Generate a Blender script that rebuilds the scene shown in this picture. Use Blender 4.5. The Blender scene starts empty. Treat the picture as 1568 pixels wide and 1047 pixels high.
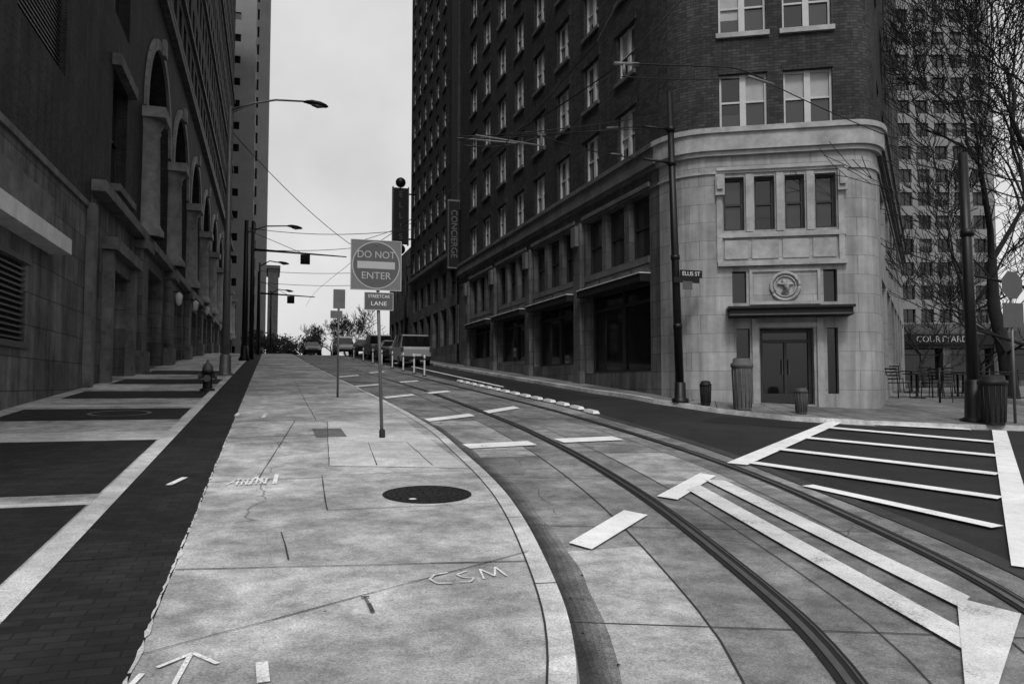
import bpy, math, random
import numpy as np
from mathutils import Vector, Matrix
random.seed(7)
sc=bpy.context.scene
rad=math.radians
def sst(x,a,b):
    t=max(0.,min(1.,(x-a)/(b-a))); return t*t*(3-2*t)
# ---------------------------------------------------------------- terrain
def prof(Y):
    if Y<70: return .06*max(Y,-40)
    if Y<95:
        d=Y-70; return 4.2+.06*d-.0014*d*d
    return 4.825-.01*min(Y-95,200)
def base(X,Y):
    z=prof(Y)
    if X>15 and Y>14:
        k=.62*sst(X,15,32); z=z-k*(z-.84)
    return z
def road(X,Y):
    return base(X,Y)-.1+.17*sst(X,6.8,9.3)*sst(Y,14.5,20)
def walkR(X,Y):
    return road(X,Y)+.11
def curve(pts):
    ys=[p[1] for p in pts]; xs=[p[0] for p in pts]
    g=np.arange(ys[0]-2,ys[-1]+2,.25); v=np.interp(g,ys,xs)
    k=np.ones(9)/9; v2=np.convolve(np.pad(v,4,mode='edge'),k,'valid')
    return lambda Y: float(np.interp(Y,g,v2))
KIN=curve([(-3.2,-4),(-.9,0),(.2,1.6),(.88,2.6),(1.36,3.54),(1.58,4.24),(1.83,5.35),(2.19,7.08),(2.42,8.77),(2.6,11.15),(2.79,13.55),(2.83,17.6),(2.75,22.7),(2.5,31.9),(2.2,45),(2,60),(1.8,90)])
LEDGE=curve([(-1,-4),(2.6,0),(4.0,1.6),(5.1,3.5),(5.6,4.7),(6.05,6.5),(6.4,8.5),(6.9,10.9),(7.2,14),(7.4,18.6),(7.3,24.8),(7.2,34),(6.9,60),(6.6,90)])
RA=curve([(-2,-4),(.6,0),(2.1,1.9),(2.97,3.3),(3.28,4.35),(3.58,5.6),(3.9,7.0),(4.17,8.5),(4.53,11.1),(4.82,14.6),(4.92,17.7),(5.0,24.9),(4.8,31.4),(4.5,45),(4.3,60),(4.1,90)])
RB=curve([(-1.5,-4),(2.0,0),(3.7,1.9),(4.7,3.5),(5.0,4.1),(5.4,5.4),(5.7,6.6),(6.05,8.05),(6.38,10.1),(6.58,12.5),(6.75,15.9),(6.8,18.8),(6.72,22.8),(6.5,31),(6.2,45),(6.0,60),(5.8,90)])
# ---------------------------------------------------------------- materials
def newmat(name):
    m=bpy.data.materials.new(name); m.use_nodes=True
    nt=m.node_tree; return m,nt,nt.nodes["Principled BSDF"]
def N(nt,t,**k):
    n=nt.nodes.new(t)
    for a,b in k.items(): setattr(n,a,b)
    return n
def mul(nt,a,b,op='MULTIPLY'):
    n=N(nt,"ShaderNodeMath",operation=op)
    for i,v in enumerate((a,b)):
        if isinstance(v,(int,float)): n.inputs[i].default_value=v
        else: nt.links.new(v,n.inputs[i])
    return n.outputs[0]
def noise(nt,co,scale,detail=4,rough=.6):
    n=N(nt,"ShaderNodeTexNoise"); n.inputs["Scale"].default_value=scale; n.inputs["Detail"].default_value=detail; n.inputs["Roughness"].default_value=rough
    nt.links.new(co,n.inputs["Vector"]); return n.outputs["Fac"]
def rng(nt,v,a,b,c,d):
    n=N(nt,"ShaderNodeMapRange"); nt.links.new(v,n.inputs[0])
    for i,x in enumerate((a,b,c,d)): n.inputs[i+1].default_value=x
    return n.outputs[0]
def bumpit(nt,p,h,s,dist=.01):
    b=N(nt,"ShaderNodeBump"); b.inputs["Strength"].default_value=s; b.inputs["Distance"].default_value=dist
    nt.links.new(h,b.inputs["Height"]); nt.links.new(b.outputs[0],p.inputs["Normal"])
def grey(nt,v,p):
    c=N(nt,"ShaderNodeCombineColor")
    for i in range(3): nt.links.new(v,c.inputs[i])
    nt.links.new(c.outputs[0],p.inputs["Base Color"])
def plain(name,c,rough=.6,metal=0,var=.18,scale=4,bump=.15,spec=.4):
    m,nt,p=newmat(name); co=N(nt,"ShaderNodeTexCoord").outputs["Object"]
    a=rng(nt,noise(nt,co,scale,3,.7),.3,.7,1-var,1+var)
    grey(nt,mul(nt,a,c),p)
    p.inputs["Roughness"].default_value=rough; p.inputs["Metallic"].default_value=metal; p.inputs["Specular IOR Level"].default_value=spec
    if bump>.35: bumpit(nt,p,noise(nt,co,scale*20,2),bump,.004)
    return m
def concrete(name,c,stain=.3,cracks=True,speck=.3,rough=.85,wear=0,under=.17):
    m,nt,p=newmat(name); co=N(nt,"ShaderNodeTexCoord").outputs["Object"]
    a=rng(nt,noise(nt,co,.55,3,.65),.35,.65,1-stain,1+stain*.55)
    b=rng(nt,noise(nt,co,3.6,5,.78),.36,.66,1-stain*.85,1+stain*.5)
    d=rng(nt,noise(nt,co,75,2,.8),.35,.65,1-speck,1+speck)
    v=mul(nt,mul(nt,mul(nt,a,b),d),c)
    if cracks:
        sp=N(nt,"ShaderNodeTexVoronoi"); sp.inputs["Scale"].default_value=4.3; nt.links.new(co,sp.inputs["Vector"])
        v=mul(nt,v,rng(nt,sp.outputs["Distance"],.03,.07,.66,1))
        w=N(nt,"ShaderNodeTexNoise"); w.inputs["Scale"].default_value=1.3; w.inputs["Detail"].default_value=4; nt.links.new(co,w.inputs["Vector"])
        mx=N(nt,"ShaderNodeMixRGB"); mx.inputs[0].default_value=.28; nt.links.new(co,mx.inputs[1]); nt.links.new(w.outputs["Color"],mx.inputs[2])
        vo=N(nt,"ShaderNodeTexVoronoi",feature='DISTANCE_TO_EDGE'); vo.inputs["Scale"].default_value=.33; nt.links.new(mx.outputs[0],vo.inputs["Vector"])
        cr=rng(nt,vo.outputs["Distance"],.0,.0035,.4,1)
        gate=rng(nt,w.outputs["Fac"],.5,.56,0,1)
        v=mul(nt,v,mul(nt,1,mul(nt,gate,mul(nt,1,cr,'SUBTRACT')),'SUBTRACT'))
    if wear:
        s=mul(nt,noise(nt,co,42,4,.85),mul(nt,noise(nt,co,2.6,3),.8),'ADD')
        k=rng(nt,s,1.10-wear*.3,1.2-wear*.3,0,1)
        v=mul(nt,mul(nt,v,mul(nt,1,k,'SUBTRACT')),mul(nt,k,under),'ADD')
    grey(nt,v,p); p.inputs["Roughness"].default_value=rough; p.inputs["Specular IOR Level"].default_value=.3
    bumpit(nt,p,noise(nt,co,45,2,.8),.45,.006)
    return m
def brick(name,c1,c2,mort,bw,bh,ms,rough=.85,bump=.4,big=.25):
    m,nt,p=newmat(name); tc=N(nt,"ShaderNodeTexCoord")
    b=N(nt,"ShaderNodeTexBrick"); nt.links.new(tc.outputs["UV"],b.inputs["Vector"])
    b.inputs["Scale"].default_value=1; b.inputs["Brick Width"].default_value=bw; b.inputs["Row Height"].default_value=bh; b.inputs["Mortar Size"].default_value=ms; b.inputs["Mortar Smooth"].default_value=.2
    b.inputs["Color1"].default_value=(c1,)*3+(1,); b.inputs["Color2"].default_value=(c2,)*3+(1,); b.inputs["Mortar"].default_value=(mort,)*3+(1,)
    co=tc.outputs["Object"]
    bw_=N(nt,"ShaderNodeRGBToBW"); nt.links.new(b.outputs["Color"],bw_.inputs[0])
    a=rng(nt,noise(nt,co,.6,4,.75),.3,.7,1-big,1+big)
    mp=N(nt,"ShaderNodeMapping"); mp.inputs["Scale"].default_value=(2.4,2.4,.12); nt.links.new(co,mp.inputs[0])
    st=rng(nt,noise(nt,mp.outputs[0],1.2,3,.7),.3,.7,1-big,1+big*.6)
    grey(nt,mul(nt,bw_.outputs[0],mul(nt,a,st)),p)
    p.inputs["Roughness"].default_value=rough; p.inputs["Specular IOR Level"].default_value=.25
    if bump: bumpit(nt,p,mul(nt,1,b.outputs["Fac"],'SUBTRACT'),bump,.012)
    return m
def glass(name,c,rough=.06):
    m,nt,p=newmat(name); co=N(nt,"ShaderNodeTexCoord").outputs["Object"]
    p.inputs["Base Color"].default_value=(c,c,c,1)
    p.inputs["Roughness"].default_value=rough; p.inputs["Specular IOR Level"].default_value=.6
    bumpit(nt,p,noise(nt,co,.9,1),.1,.03)
    return m
asphalt=concrete("asphalt",.023,.30,False,.4,.9)
conc=concrete("concrete_walk",.46,.46)
conc_l=concrete("concrete_pale",.58,.28)
conc_lane=concrete("concrete_track_lane",.23,.5)
conc_lane2=concrete("concrete_lane_pale",.40,.48)
conc_d=concrete("concrete_dark",.17,.4,False)
kerbm=concrete("kerb_stone",.56,.38,False)
gut=[concrete("gutter_dirt_shade",c,.5,False,.45,.95) for c in (.035,.055,.085,.12,.17)]  # graded greys: gutter dirt with the kerb's shading put into the colour
jointm=plain("joint_dark",.03,.95,bump=0)
paver=brick("dark_pavers",.014,.024,.009,.2,.1,.006,.85,.4,.4)
paint=concrete("road_paint",.82,.14,False,.1,.75,wear=.12,under=.08)
paint_worn=concrete("worn_paint",.70,.2,False,.18,.75,wear=.38,under=.28)
chalk=concrete("utility_marking_paint",.84,.15,False,.15,.8,wear=.55,under=.42)
steel=plain("rail_steel",.30,.35,.9,.15,8,.05)
railgap=plain("rail_rubber",.010,.9,bump=.1)
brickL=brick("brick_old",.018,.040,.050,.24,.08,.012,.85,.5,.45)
brickR=brick("brick_red",.027,.054,.018,.24,.08,.01,.85,.4,.35)
brickC=brick("brick_corner",.028,.060,.022,.24,.08,.01,.85,.4,.35)
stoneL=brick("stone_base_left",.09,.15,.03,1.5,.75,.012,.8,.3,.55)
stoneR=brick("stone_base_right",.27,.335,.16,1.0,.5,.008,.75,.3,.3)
stoneS=brick("stone_side_right",.075,.115,.035,1.1,.5,.010,.8,.3,.45)  # darker copy of the base stone; street-side shade put into its colour
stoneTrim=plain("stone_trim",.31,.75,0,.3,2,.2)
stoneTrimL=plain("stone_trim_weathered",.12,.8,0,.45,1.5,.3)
stoneCol=plain("stone_column",.21,.8,0,.35,1.5,.3)
stoneMid=plain("stone_side_trim",.10,.8,0,.35,1.5,.3)  # darker copy of the trim stone, shade of the sides put into its colour
towerm=plain("tower_concrete",.17,.8,0,.12,.3,.1)
hotelm=plain("hotel_precast",.20,.8,0,.18,.3,.1)
g_dark=glass("glass_dark",.006); g_mid=glass("glass_mid",.03,.1)
blind=plain("window_blind",.32,.5,0,.1,3,0); blind2=plain("window_curtain",.10,.5,0,.2,3,0)
frameW=plain("frame_light",.46,.6,0,.1,3,0); frameD=plain("frame_dark",.02,.5,0,.2,3,0)
black=plain("black_metal",.010,.45,.3,.2,5,.05); galv=plain("galvanised_metal",.15,.5,.5,.15,3,.05)
blackM=plain("matt_black",.006,.8,0,.2,5,.1)
white=plain("white_enamel",.65,.5,0,.06,4,0); sgrey=plain("sign_grey",.14,.5,0,.08,4,0); sgrey2=plain("sign_field",.075,.5,0,.08,4,0); slet=plain("sign_letter",.36,.5,0,.05,4,0)
ironm=plain("cast_iron",.022,.55,.5,.35,25,.6)
bark=plain("bark",.016,.95,0,.3,6,0)
twigm=plain("twig_foliage",.03,.95,0,.3,6,0)
canm=plain("planter_metal",.06,.6,.2,.25,6,.2)
carw=plain("car_paint_light",.34,.3,.2,.03,2,0,.6); card=plain("car_paint_dark",.02,.3,.2,.03,2,0,.6); carm=plain("car_paint_mid",.10,.3,.3,.03,2,0,.6)
rubber=plain("tyre_rubber",.012,.9); lampred=plain("tail_lamp",.06,.25); lampw=plain("head_lamp",.7,.15)
louvm=plain("louvre_metal",.07,.5,.3,.1,4,0); louvw=plain("canopy_white",.60,.6,0,.15,2,.1)
# ---------------------------------------------------------------- builder
class B:
    def __init__(s): s.V=[];s.F=[];s.MI=[];s.SM=[];s.m=[]
    def mi(s,m):
        if m not in s.m: s.m.append(m)
        return s.m.index(m)
    def add(s,pts,m,smooth=False):
        i=len(s.V); s.V+= [tuple(p) for p in pts]; s.F.append(list(range(i,i+len(pts)))); s.MI.append(s.mi(m)); s.SM.append(smooth)
    def hexa(s,a,b,m):
        s.add(a[::-1],m); s.add(b,m)
        for i in range(4):
            j=(i+1)%4; s.add([a[i],a[j],b[j],b[i]],m)
    def box(s,x0,x1,y0,y1,z0,z1,m):
        q=[(x0,y0),(x1,y0),(x1,y1),(x0,y1)]
        s.hexa([(x,y,z0) for x,y in q],[(x,y,z1) for x,y in q],m)
    def ob(s,o,d,u0,u1,n0,n1,z0,z1,m):
        n=(d[1],-d[0])
        q=[(o[0]+d[0]*u+n[0]*k,o[1]+d[1]*u+n[1]*k) for u,k in ((u0,n1),(u0,n0),(u1,n0),(u1,n1))]
        q=q[::-1]
        s.hexa([(x,y,z0) for x,y in q],[(x,y,z1) for x,y in q],m)
    def tube(s,pts,rs,m,n=8,cap=True,flat=1.):
        if not isinstance(rs,(list,tuple)): rs=[rs]*len(pts)
        P=[Vector(p) for p in pts]; i0=len(s.V); k=len(P)
        for i,p in enumerate(P):
            t=(P[min(i+1,k-1)]-P[max(i-1,0)]).normalized()
            up=Vector((0,0,1)) if abs(t.z)<.9 else Vector((0,1,0))
            a=t.cross(up).normalized(); b=a.cross(t)
            for j in range(n):
                q=2*math.pi*j/n; v=p+rs[i]*(math.cos(q)*a+math.sin(q)*b*flat); s.V.append(tuple(v))
        mi=s.mi(m)
        for i in range(k-1):
            for j in range(n):
                j2=(j+1)%n; s.F.append([i0+i*n+j,i0+i*n+j2,i0+(i+1)*n+j2,i0+(i+1)*n+j]); s.MI.append(mi); s.SM.append(True)
        if cap:
            s.F.append([i0+j for j in range(n)][::-1]); s.MI.append(mi); s.SM.append(False)
            s.F.append([i0+(k-1)*n+j for j in range(n)]); s.MI.append(mi); s.SM.append(False)
    def lathe(s,x,y,pr,m,n=20):
        i0=len(s.V); mi=s.mi(m)
        for r,z in pr:
            for j in range(n):
                q=2*math.pi*j/n; s.V.append((x+r*math.cos(q),y+r*math.sin(q),z))
        for i in range(len(pr)-1):
            for j in range(n):
                j2=(j+1)%n; s.F.append([i0+i*n+j,i0+i*n+j2,i0+(i+1)*n+j2,i0+(i+1)*n+j]); s.MI.append(mi); s.SM.append(abs(pr[i][0]-pr[i+1][0])<abs(pr[i][1]-pr[i+1][1])*3)
        s.F.append([i0+(len(pr)-1)*n+j for j in range(n)]); s.MI.append(mi); s.SM.append(False)
    def obj(s,name,parent=None,bevel=0):
        me=bpy.data.meshes.new(name); me.from_pydata(s.V,[],s.F)
        for m in s.m: me.materials.append(m)
        me.polygons.foreach_set("material_index",s.MI); me.polygons.foreach_set("use_smooth",s.SM)
        uv=me.uv_layers.new(name="UVMap")
        data=[]
        for p in me.polygons:
            n=p.normal
            if abs(n.z)>.7:
                for vi in p.vertices: v=me.vertices[vi].co; data+= [v.x,v.y]
            else:
                l=math.hypot(n.x,n.y) or 1; tx,ty=-n.y/l,n.x/l
                for vi in p.vertices: v=me.vertices[vi].co; data+= [v.x*tx+v.y*ty,v.z]
        uv.data.foreach_set("uv",data); me.update()
        o=bpy.data.objects.new(name,me); sc.collection.objects.link(o)
        if parent: o.parent=parent
        if bevel:
            b=o.modifiers.new("bevel",'BEVEL'); b.width=bevel; b.segments=2; b.limit_method='ANGLE'
        return o
class G:
    def __init__(s,name): s.name=name; s.p={}; s.extra=[]; s.bev={}
    def __getitem__(s,k):
        if k not in s.p: s.p[k]=B()
        return s.p[k]
    def done(s,loc=None,rotz=0):
        e=bpy.data.objects.new(s.name,None); sc.collection.objects.link(e)
        for k,b in s.p.items():
            if b.F: b.obj(k,e,s.bev.get(k,0))
        for o in s.extra: o.parent=e
        if loc: e.location=loc
        e.rotation_euler[2]=rotz
        return e
def text(body,size,loc,rot,m,ext=.004,sx=1,align='CENTER',name="lettering"):
    cu=bpy.data.curves.new(name,'FONT'); cu.body=body; cu.size=size; cu.align_x=align; cu.align_y='CENTER'; cu.extrude=ext
    cu.materials.append(m); o=bpy.data.objects.new(name,cu); o.location=loc; o.rotation_euler=rot; o.scale=(sx,1,1); sc.collection.objects.link(o); return o
def flat(b,poly,zf,dz,m,res=.6):
    a,bb,c,d=[np.array(p,float) for p in poly]
    nu=max(1,int(max(np.linalg.norm(bb-a),np.linalg.norm(c-d))/res)); nv=max(1,int(max(np.linalg.norm(d-a),np.linalg.norm(c-bb))/res))
    def P(i,j):
        u=i/nu;v=j/nv; p=(a*(1-u)+bb*u)*(1-v)+(d*(1-u)+c*u)*v
        return (p[0],p[1],zf(p[0],p[1])+dz)
    for i in range(nu):
        for j in range(nv):
            q=[P(i,j),P(i+1,j),P(i+1,j+1),P(i,j+1)]
            n=(Vector(q[1])-Vector(q[0])).cross(Vector(q[3])-Vector(q[0]))
            b.add(q if n.z>0 else q[::-1],m)
def line(b,p,q,w,zf,dz,m,res=.6):
    p=np.array(p,float);q=np.array(q,float); d=(q-p)/np.linalg.norm(q-p); n=np.array([-d[1],d[0]])*w/2
    flat(b,[p-n,q-n,q+n,p+n],zf,dz,m,res)
def ribbon(b,f0,f1,y0,y1,step,zf,dz,m,nx=1):
    ys=np.arange(y0,y1+.001,step)
    for i in range(len(ys)-1):
        ya,yb=ys[i],ys[i+1]
        for k in range(nx):
            r=[k/nx,(k+1)/nx]
            def X(y,t): return f0(y)*(1-t)+f1(y)*t
            pts=[(X(ya,r[0]),ya),(X(ya,r[1]),ya),(X(yb,r[1]),yb),(X(yb,r[0]),yb)]
            b.add([(x,y,zf(x,y)+dz) for x,y in pts],m)
# ---------------------------------------------------------------- ground
b=B()
xs=sorted(set([-600,-300,-150,-80,-50,-35,-25,-18,-14,-10,-7]+list(np.arange(-4,18.01,.5))+[20,22,25,28,32,38,45,55,70,90,120,200,350,600]))
ys=sorted(set([-300,-120,-40,-20,-10,-6]+list(np.arange(-4,30.01,.5))+[32,34,36,38,40,43,46,50,55,60,65,70]+list(np.arange(72,96,2))+[98,105,120,150,200,295,400,700,1200]))
nx=len(xs)
for y in ys:
    for x in xs: b.V.append((x,y,road(x,y)))
mi=b.mi(asphalt)
for j in range(len(ys)-1):
    for i in range(nx-1):
        b.F.append([j*nx+i,j*nx+i+1,(j+1)*nx+i+1,(j+1)*nx+i]); b.MI.append(mi); b.SM.append(True)
b.obj("ground")
K=lambda w:(lambda y:KIN(y)+w)
b=B()
Lx=lambda c:(lambda y:c)
ribbon(b,Lx(-60),Lx(-1.62),-3.5,110,1.0,base,0,conc)
ribbon(b,Lx(-1.62),Lx(-1.42),-3.5,110,.5,base,0,conc_l)
ribbon(b,Lx(-1.42),Lx(-.61),0.5,110,.5,base,0,paver)
ribbon(b,Lx(-.61),K(0),1.75,110,.25,base,0,conc)
b.obj("left_pavement")
b=B()
ribbon(b,K(0),K(.15),-3.5,110,.25,base,0,kerbm)
ys2=np.arange(-3.5,110,.25)
for i in range(len(ys2)-1):
    a,c=ys2[i],ys2[i+1]
    p=[(KIN(a)+.15,a,base(0,a)),(KIN(a)+.17,a,base(0,a)-.12),(KIN(c)+.17,c,base(0,c)-.12),(KIN(c)+.15,c,base(0,c))]
    b.add(p,conc_lane2,True)
for y in np.arange(3.1,60,1.9): line(b,(KIN(y),y),(KIN(y)+.15,y-.02),.010,base,.004,jointm)
ribbon(b,K(-.012),K(.002),1.8,80,.25,base,.004,jointm)
b.obj("kerb")
pv=B(); jt=B(); lite=B()
for (y0,y1) in [(-2,8.3),(8.85,13.1),(16.2,18.6),(21.5,24.2),(27.5,30.5),(34,37.5)]:
    flat(pv,[(-4.9,y0),(-1.64,y0),(-1.64,y1),(-4.9,y1)],base,.004,paver,1.)
flat(lite,[(-5.25,8.3),(-1.62,8.3),(-1.62,8.45),(-5.25,8.45)],base,.004,conc_l,1)
for (a,c) in [((-5.25,13.15),(-1.62,14.3)),((-5.25,19),(-1.62,19.6))]:
    flat(lite,[a,(c[0],a[1]),c,(a[0],c[1])],base,.004,conc_l,1)
ns=40
for i in range(ns):
    a0=2*math.pi*i/ns;a1=2*math.pi*(i+1)/ns; cx,cy=-2.9,17.5
    lite.add([(cx+r*math.cos(t),cy+r*math.sin(t),base(0,cy+r*math.sin(t))+.009) for r,t in ((.52,a0),(.6,a0),(.6,a1),(.52,a1))],conc_d)
pv.obj("pavement_panels")
flat(lite,[(1.1,15.4),(2.6,15.3),(2.45,9.6),(0.75,10.1)][::-1],base,.004,conc_l,1)
lite.obj("pavement_slabs")
def J(p,q,w=.014,m=jointm,dz=.008):
    p=np.array(p,float);q=np.array(q,float); n=max(2,int(np.linalg.norm(q-p)/.35)); prev=p
    for i in range(1,n+1):
        c=p+(q-p)*i/n
        if i<n: c=c+np.array([random.uniform(-.006,.006),random.uniform(-.008,.008)])
        line(jt,prev,c,w*random.uniform(.6,1.25),base,dz,m); prev=c
J((-.6,5.9),(1.85,5.5)); J((-.6,4.4),(1.95,5.75),.009)
for y,x0,x1 in [(9.25,-.6,.65),(2.3,-.6,.9),(13.2,-.6,1.0),(15.6,-.6,2.8),(18.2,-.6,2.8),(21,-.6,2.8),(24,-.6,2.7),(27.5,-.6,2.6),(31,-.6,2.5),(35,-.6,2.4),(40,-.6,2.3),(46,-.6,2.2),(53,-.6,2)]:
    J((x0,y),(x1,y+.05))
for a,c in [((.55,7.55),(.62,9.45)),((.62,9.45),(2.3,9.4)),((.55,7.55),(2.15,7.5)),((.75,10.1),(2.5,9.6)),((.75,10.1),(1.1,15.4)),((1.35,10.05),(1.5,12.2)),((1.5,12.2),(2.1,12.15)),((2.1,12.15),(2.05,9.9)),((-.1,9.3),(.5,15.6)),((.9,15.6),(.9,31)),((-3.4,24.3),(-3.4,60)),((.16,5.95),(.12,6.8))]: J(a,c,.011)
for y in [13.1,14.7,16.2,19,21.4,24.3,27.4,30.6,33.8,37.7,41.8,46.2,52,58]: J((-5.3,y),(-1.64,y),.02)
for y in np.arange(1.5,60,2.4): J((-1.42,y),(-.62,y+.05),.01,blackM)
flat(jt,[(.75,13.0),(1.25,13.0),(1.25,14.2),(.75,14.2)],base,.006,conc_d)
jt.obj("pavement_joints")
b=B(); y=1.0
while y<45:
    l=random.uniform(.08,.45); w=random.uniform(.010,.036)
    x0=-.612-random.uniform(0,.012); m_=6; left=[];right=[]
    for k in range(m_+1):
        yy=y+l*k/m_; left.append((x0-random.uniform(0,.014),yy)); right.append((x0+w*random.uniform(.4,1)*math.sin(math.pi*(k+.4)/(m_+.8)),yy))
    for k in range(m_):
        b.add([(q[0],q[1],base(*q)+.006) for q in (left[k],right[k],right[k+1],left[k+1])],conc_l)
    y+=l+random.uniform(-.01,.05)
b.obj("mortar_edging")
g=G("manhole_cover")
cx,cy,r=1.62,8.1,.47
M=g["rim"]; n=48
def ring(M,r0,r1,dz,m):
    for i in range(n):
        a0=2*math.pi*i/n;a1=2*math.pi*(i+1)/n
        M.add([(cx+q*math.cos(t),cy+q*math.sin(t),base(0,cy+q*math.sin(t))+dz) for q,t in ((r0,a0),(r1,a0),(r1,a1),(r0,a1))],m)
ring(M,.0,.47,.005,ironm); ring(M,.43,.445,.009,blackM); ring(M,.2,.215,.009,blackM); ring(M,.32,.335,.009,blackM)
for r0 in (.06,.12,.26,.38):
    for k in range(int(r0*60)):
        t=2*math.pi*k/int(r0*60); x,y=cx+r0*math.cos(t),cy+r0*math.sin(t); M.box(x-.012,x+.012,y-.012,y+.012,base(0,y)+.003,base(0,y)+.011,ironm)
M=g["plug"]
M.add([(cx-.2+.04*math.cos(t),cy-.25+.04*math.sin(t),base(0,cy-.25+.04*math.sin(t))+.013) for t in np.linspace(0,6.28,12,endpoint=False)],conc_l)
g.done()
b=B()
def S(pts,w=.03,dz=.010,m=chalk):
    for p,q in zip(pts,pts[1:]): line(b,p,q,w,base,dz,m); dz+=.0006
S([(-.41,3.9),(-.36,4.32)],.026); S([(-.5,4.2),(-.35,4.34),(-.22,4.17)],.026,.012)
S([(.0,3.9),(-.01,4.14)],.06); S([(-.62,3.9),(-.56,4.15)],.03)
S([(-1.02,9.15),(-.9,9.6)],.07); S([(-.62,16.6),(-.6,17.2)],.08); S([(-.1,16.2),(-.05,17.1)],.07); S([(-.15,22),(.25,22)],.1)
S([(-.42,9.05),(-.3,9.42),(-.2,9.0),(-.12,9.45),(-.02,9.0)],.028); S([(.08,9),(.11,9.6)],.05);S([(-.4,9.12),(.0,9.2)],.028,.014);S([(-.35,9.3),(.05,9.36)],.02,.014)
for i in range(7): S([(-.32+i*.05,8.98),(-.30+i*.05,9.35)],.02,.016)
S([(1.22,5.36),(1.12,5.33),(1.07,5.24),(1.1,5.14),(1.2,5.12)],.018);S([(1.36,5.36),(1.27,5.3),(1.3,5.22),(1.37,5.2),(1.33,5.12),(1.25,5.13)],.016);S([(1.43,5.16),(1.46,5.38),(1.52,5.2),(1.58,5.4),(1.6,5.18)],.016)
S([(.62,4.72),(.6,5.0)],.020,.010,gut[3]); S([(.575,4.98),(.63,4.98)],.022,.014,gut[1]); S([(.615,4.7),(.61,4.85)],.026,.014,gut[1])
b.obj("painted_utility_marks")
b=B()
for i in range(34):
    y=random.uniform(3.3,14); x=KIN(y)+(random.uniform(.2,.5) if i%4 else random.uniform(-2.2,-.1))
    z=road(x,y) if x>KIN(y)+.16 else base(x,y); s=random.uniform(.006,.018); a=random.uniform(0,6)
    b.add([(x+s*k*math.cos(a+t),y+s*k*math.sin(a+t),z+.018+random.uniform(0,.006)) for t,k in ((0,1.3),(1,.5),(2.2,.8),(3.4,.6),(4.6,.9))],blackM)
b.obj("fallen_leaves")
# track lane
b=B(); ribbon(b,K(.16),LEDGE,-3.5,108,.5,road,.006,conc_lane,6); b.obj("track_lane")
b=B()
JL=lambda y:RA(y)-.62
ribbon(b,K(.40),JL,2.0,6.05,.25,road,.010,conc_lane2,1)
ribbon(b,K(.40),JL,11.0,16.2,.25,road,.010,conc_lane2,1)
ribbon(b,(lambda y:RA(y)+.45),(lambda y:RB(y)-.45),8.5,11.0,.25,road,.010,conc_lane2,1)
b.obj("lane_repair_patches")
b=B()
for f,w in ((JL,.016),(lambda y:RB(y)-.45,.012),(lambda y:RA(y)+.45,.010),(LEDGE,.03)):
    ribbon(b,f,(lambda y,f=f,w=w:f(y)+w),-1,100,.5,road,.014,jointm)
for y in [4.0,6.4,8.9,11.3,13.8,16.5,19.5,22.5,26,30,35,40,46,52,60,68]:
    x0,x1=KIN(y)+.2,LEDGE(y-1.2)
    line(b,(x0,y+.55),(x1,y-.55),.012,road,.0145,jointm,.4)
b.obj("lane_joints")
b=B()
wv=lambda y,k:.018*math.sin(y*2.1+k)+.010*math.sin(y*5.3+2*k)
edge=[.17,.22,.265,.31,.355,.405]
for k in range(5):
    ribbon(b,(lambda y,k=k:KIN(y)+edge[k]+(wv(y,k*.4) if k else 0)),(lambda y,k=k:KIN(y)+edge[k+1]+wv(y,(k+1)*.4)),1,60,.12,road,.0125,gut[k])
b.obj("gutter_dirt_shade")  # bands darkest at the kerb: dirt plus painted kerb shading
g=G("streetcar_rails")
for f in (RA,RB):
    M=g["groove"]; ribbon(M,(lambda y,f=f:f(y)-.085),(lambda y,f=f:f(y)+.09),-2,108,.25,road,.018,railgap)
    M=g["railhead"]
    ribbon(M,(lambda y,f=f:f(y)-.04),(lambda y,f=f:f(y)+.008),-2,108,.25,road,.024,steel)
    ribbon(M,(lambda y,f=f:f(y)+.052),(lambda y,f=f:f(y)+.064),-2,108,.25,road,.022,steel)
g.done()
# ---- road markings
b=B()
def Q(pts,m=paint,dz=.027): flat(b,pts,road,dz,m,.5)
Q([(2.47,6.2),(3.5,7.25),(3.64,7.0),(2.58,5.96)])
for (p,q,w) in [((3.05,12.1),(4.25,12.3),.5),((3.2,16.1),(4.45,17.1),.55),((3.2,22.3),(4.24,23.4),.6),((4.8,12.5),(6.0,12.65),.5),((4.95,17.7),(6.1,18.9),.55),((4.8,24),(5.7,24.9),.6),((2.75,27.2),(3.9,28.6),.7),((4.9,30),(5.8,31),.7),((2.9,34),(3.9,35.5),.8),((4.7,38),(5.6,39.3),.8)]:
    Q([(p[0],p[1]-w/2),(q[0],q[1]-w/2),(q[0],q[1]+w/2),(p[0],p[1]+w/2)])
Q([(4.18,7.82),(5.5,9.08),(5.6,8.85),(4.32,7.6)])
Q([(4.72,8.08),(5.02,8.3),(4.08,3.72),(3.80,3.45)],paint_worn,.031)
Q([(5.28,8.62),(5.50,8.48),(4.66,4.2),(4.40,4.05)],paint_worn,.031)
Q([(4.54,4.20),(4.68,3.84),(3.44,2.98),(3.26,2.98)],paint_worn,.035)
line(b,(6.45,9.65),(12.3,14.5),.3,road,.027,paint,.5)
line(b,(14.8,12.5),(5.75,4.62),.26,road,.027,paint,.5)
for p,q,w in [((11.3,13.5),(12.85,10.9),.32),((9.6,12.1),(11.25,9.5),.3),((8.1,10.85),(9.6,8.15),.27),((6.75,9.7),(8.1,6.85),.24),((6.35,8.0),(6.75,5.75),.2)]:
    line(b,p,q,w,road,.031,paint,.5)
line(b,(12.7,14.1),(14.3,12.75),.3,road,.027,paint,.5)
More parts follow.
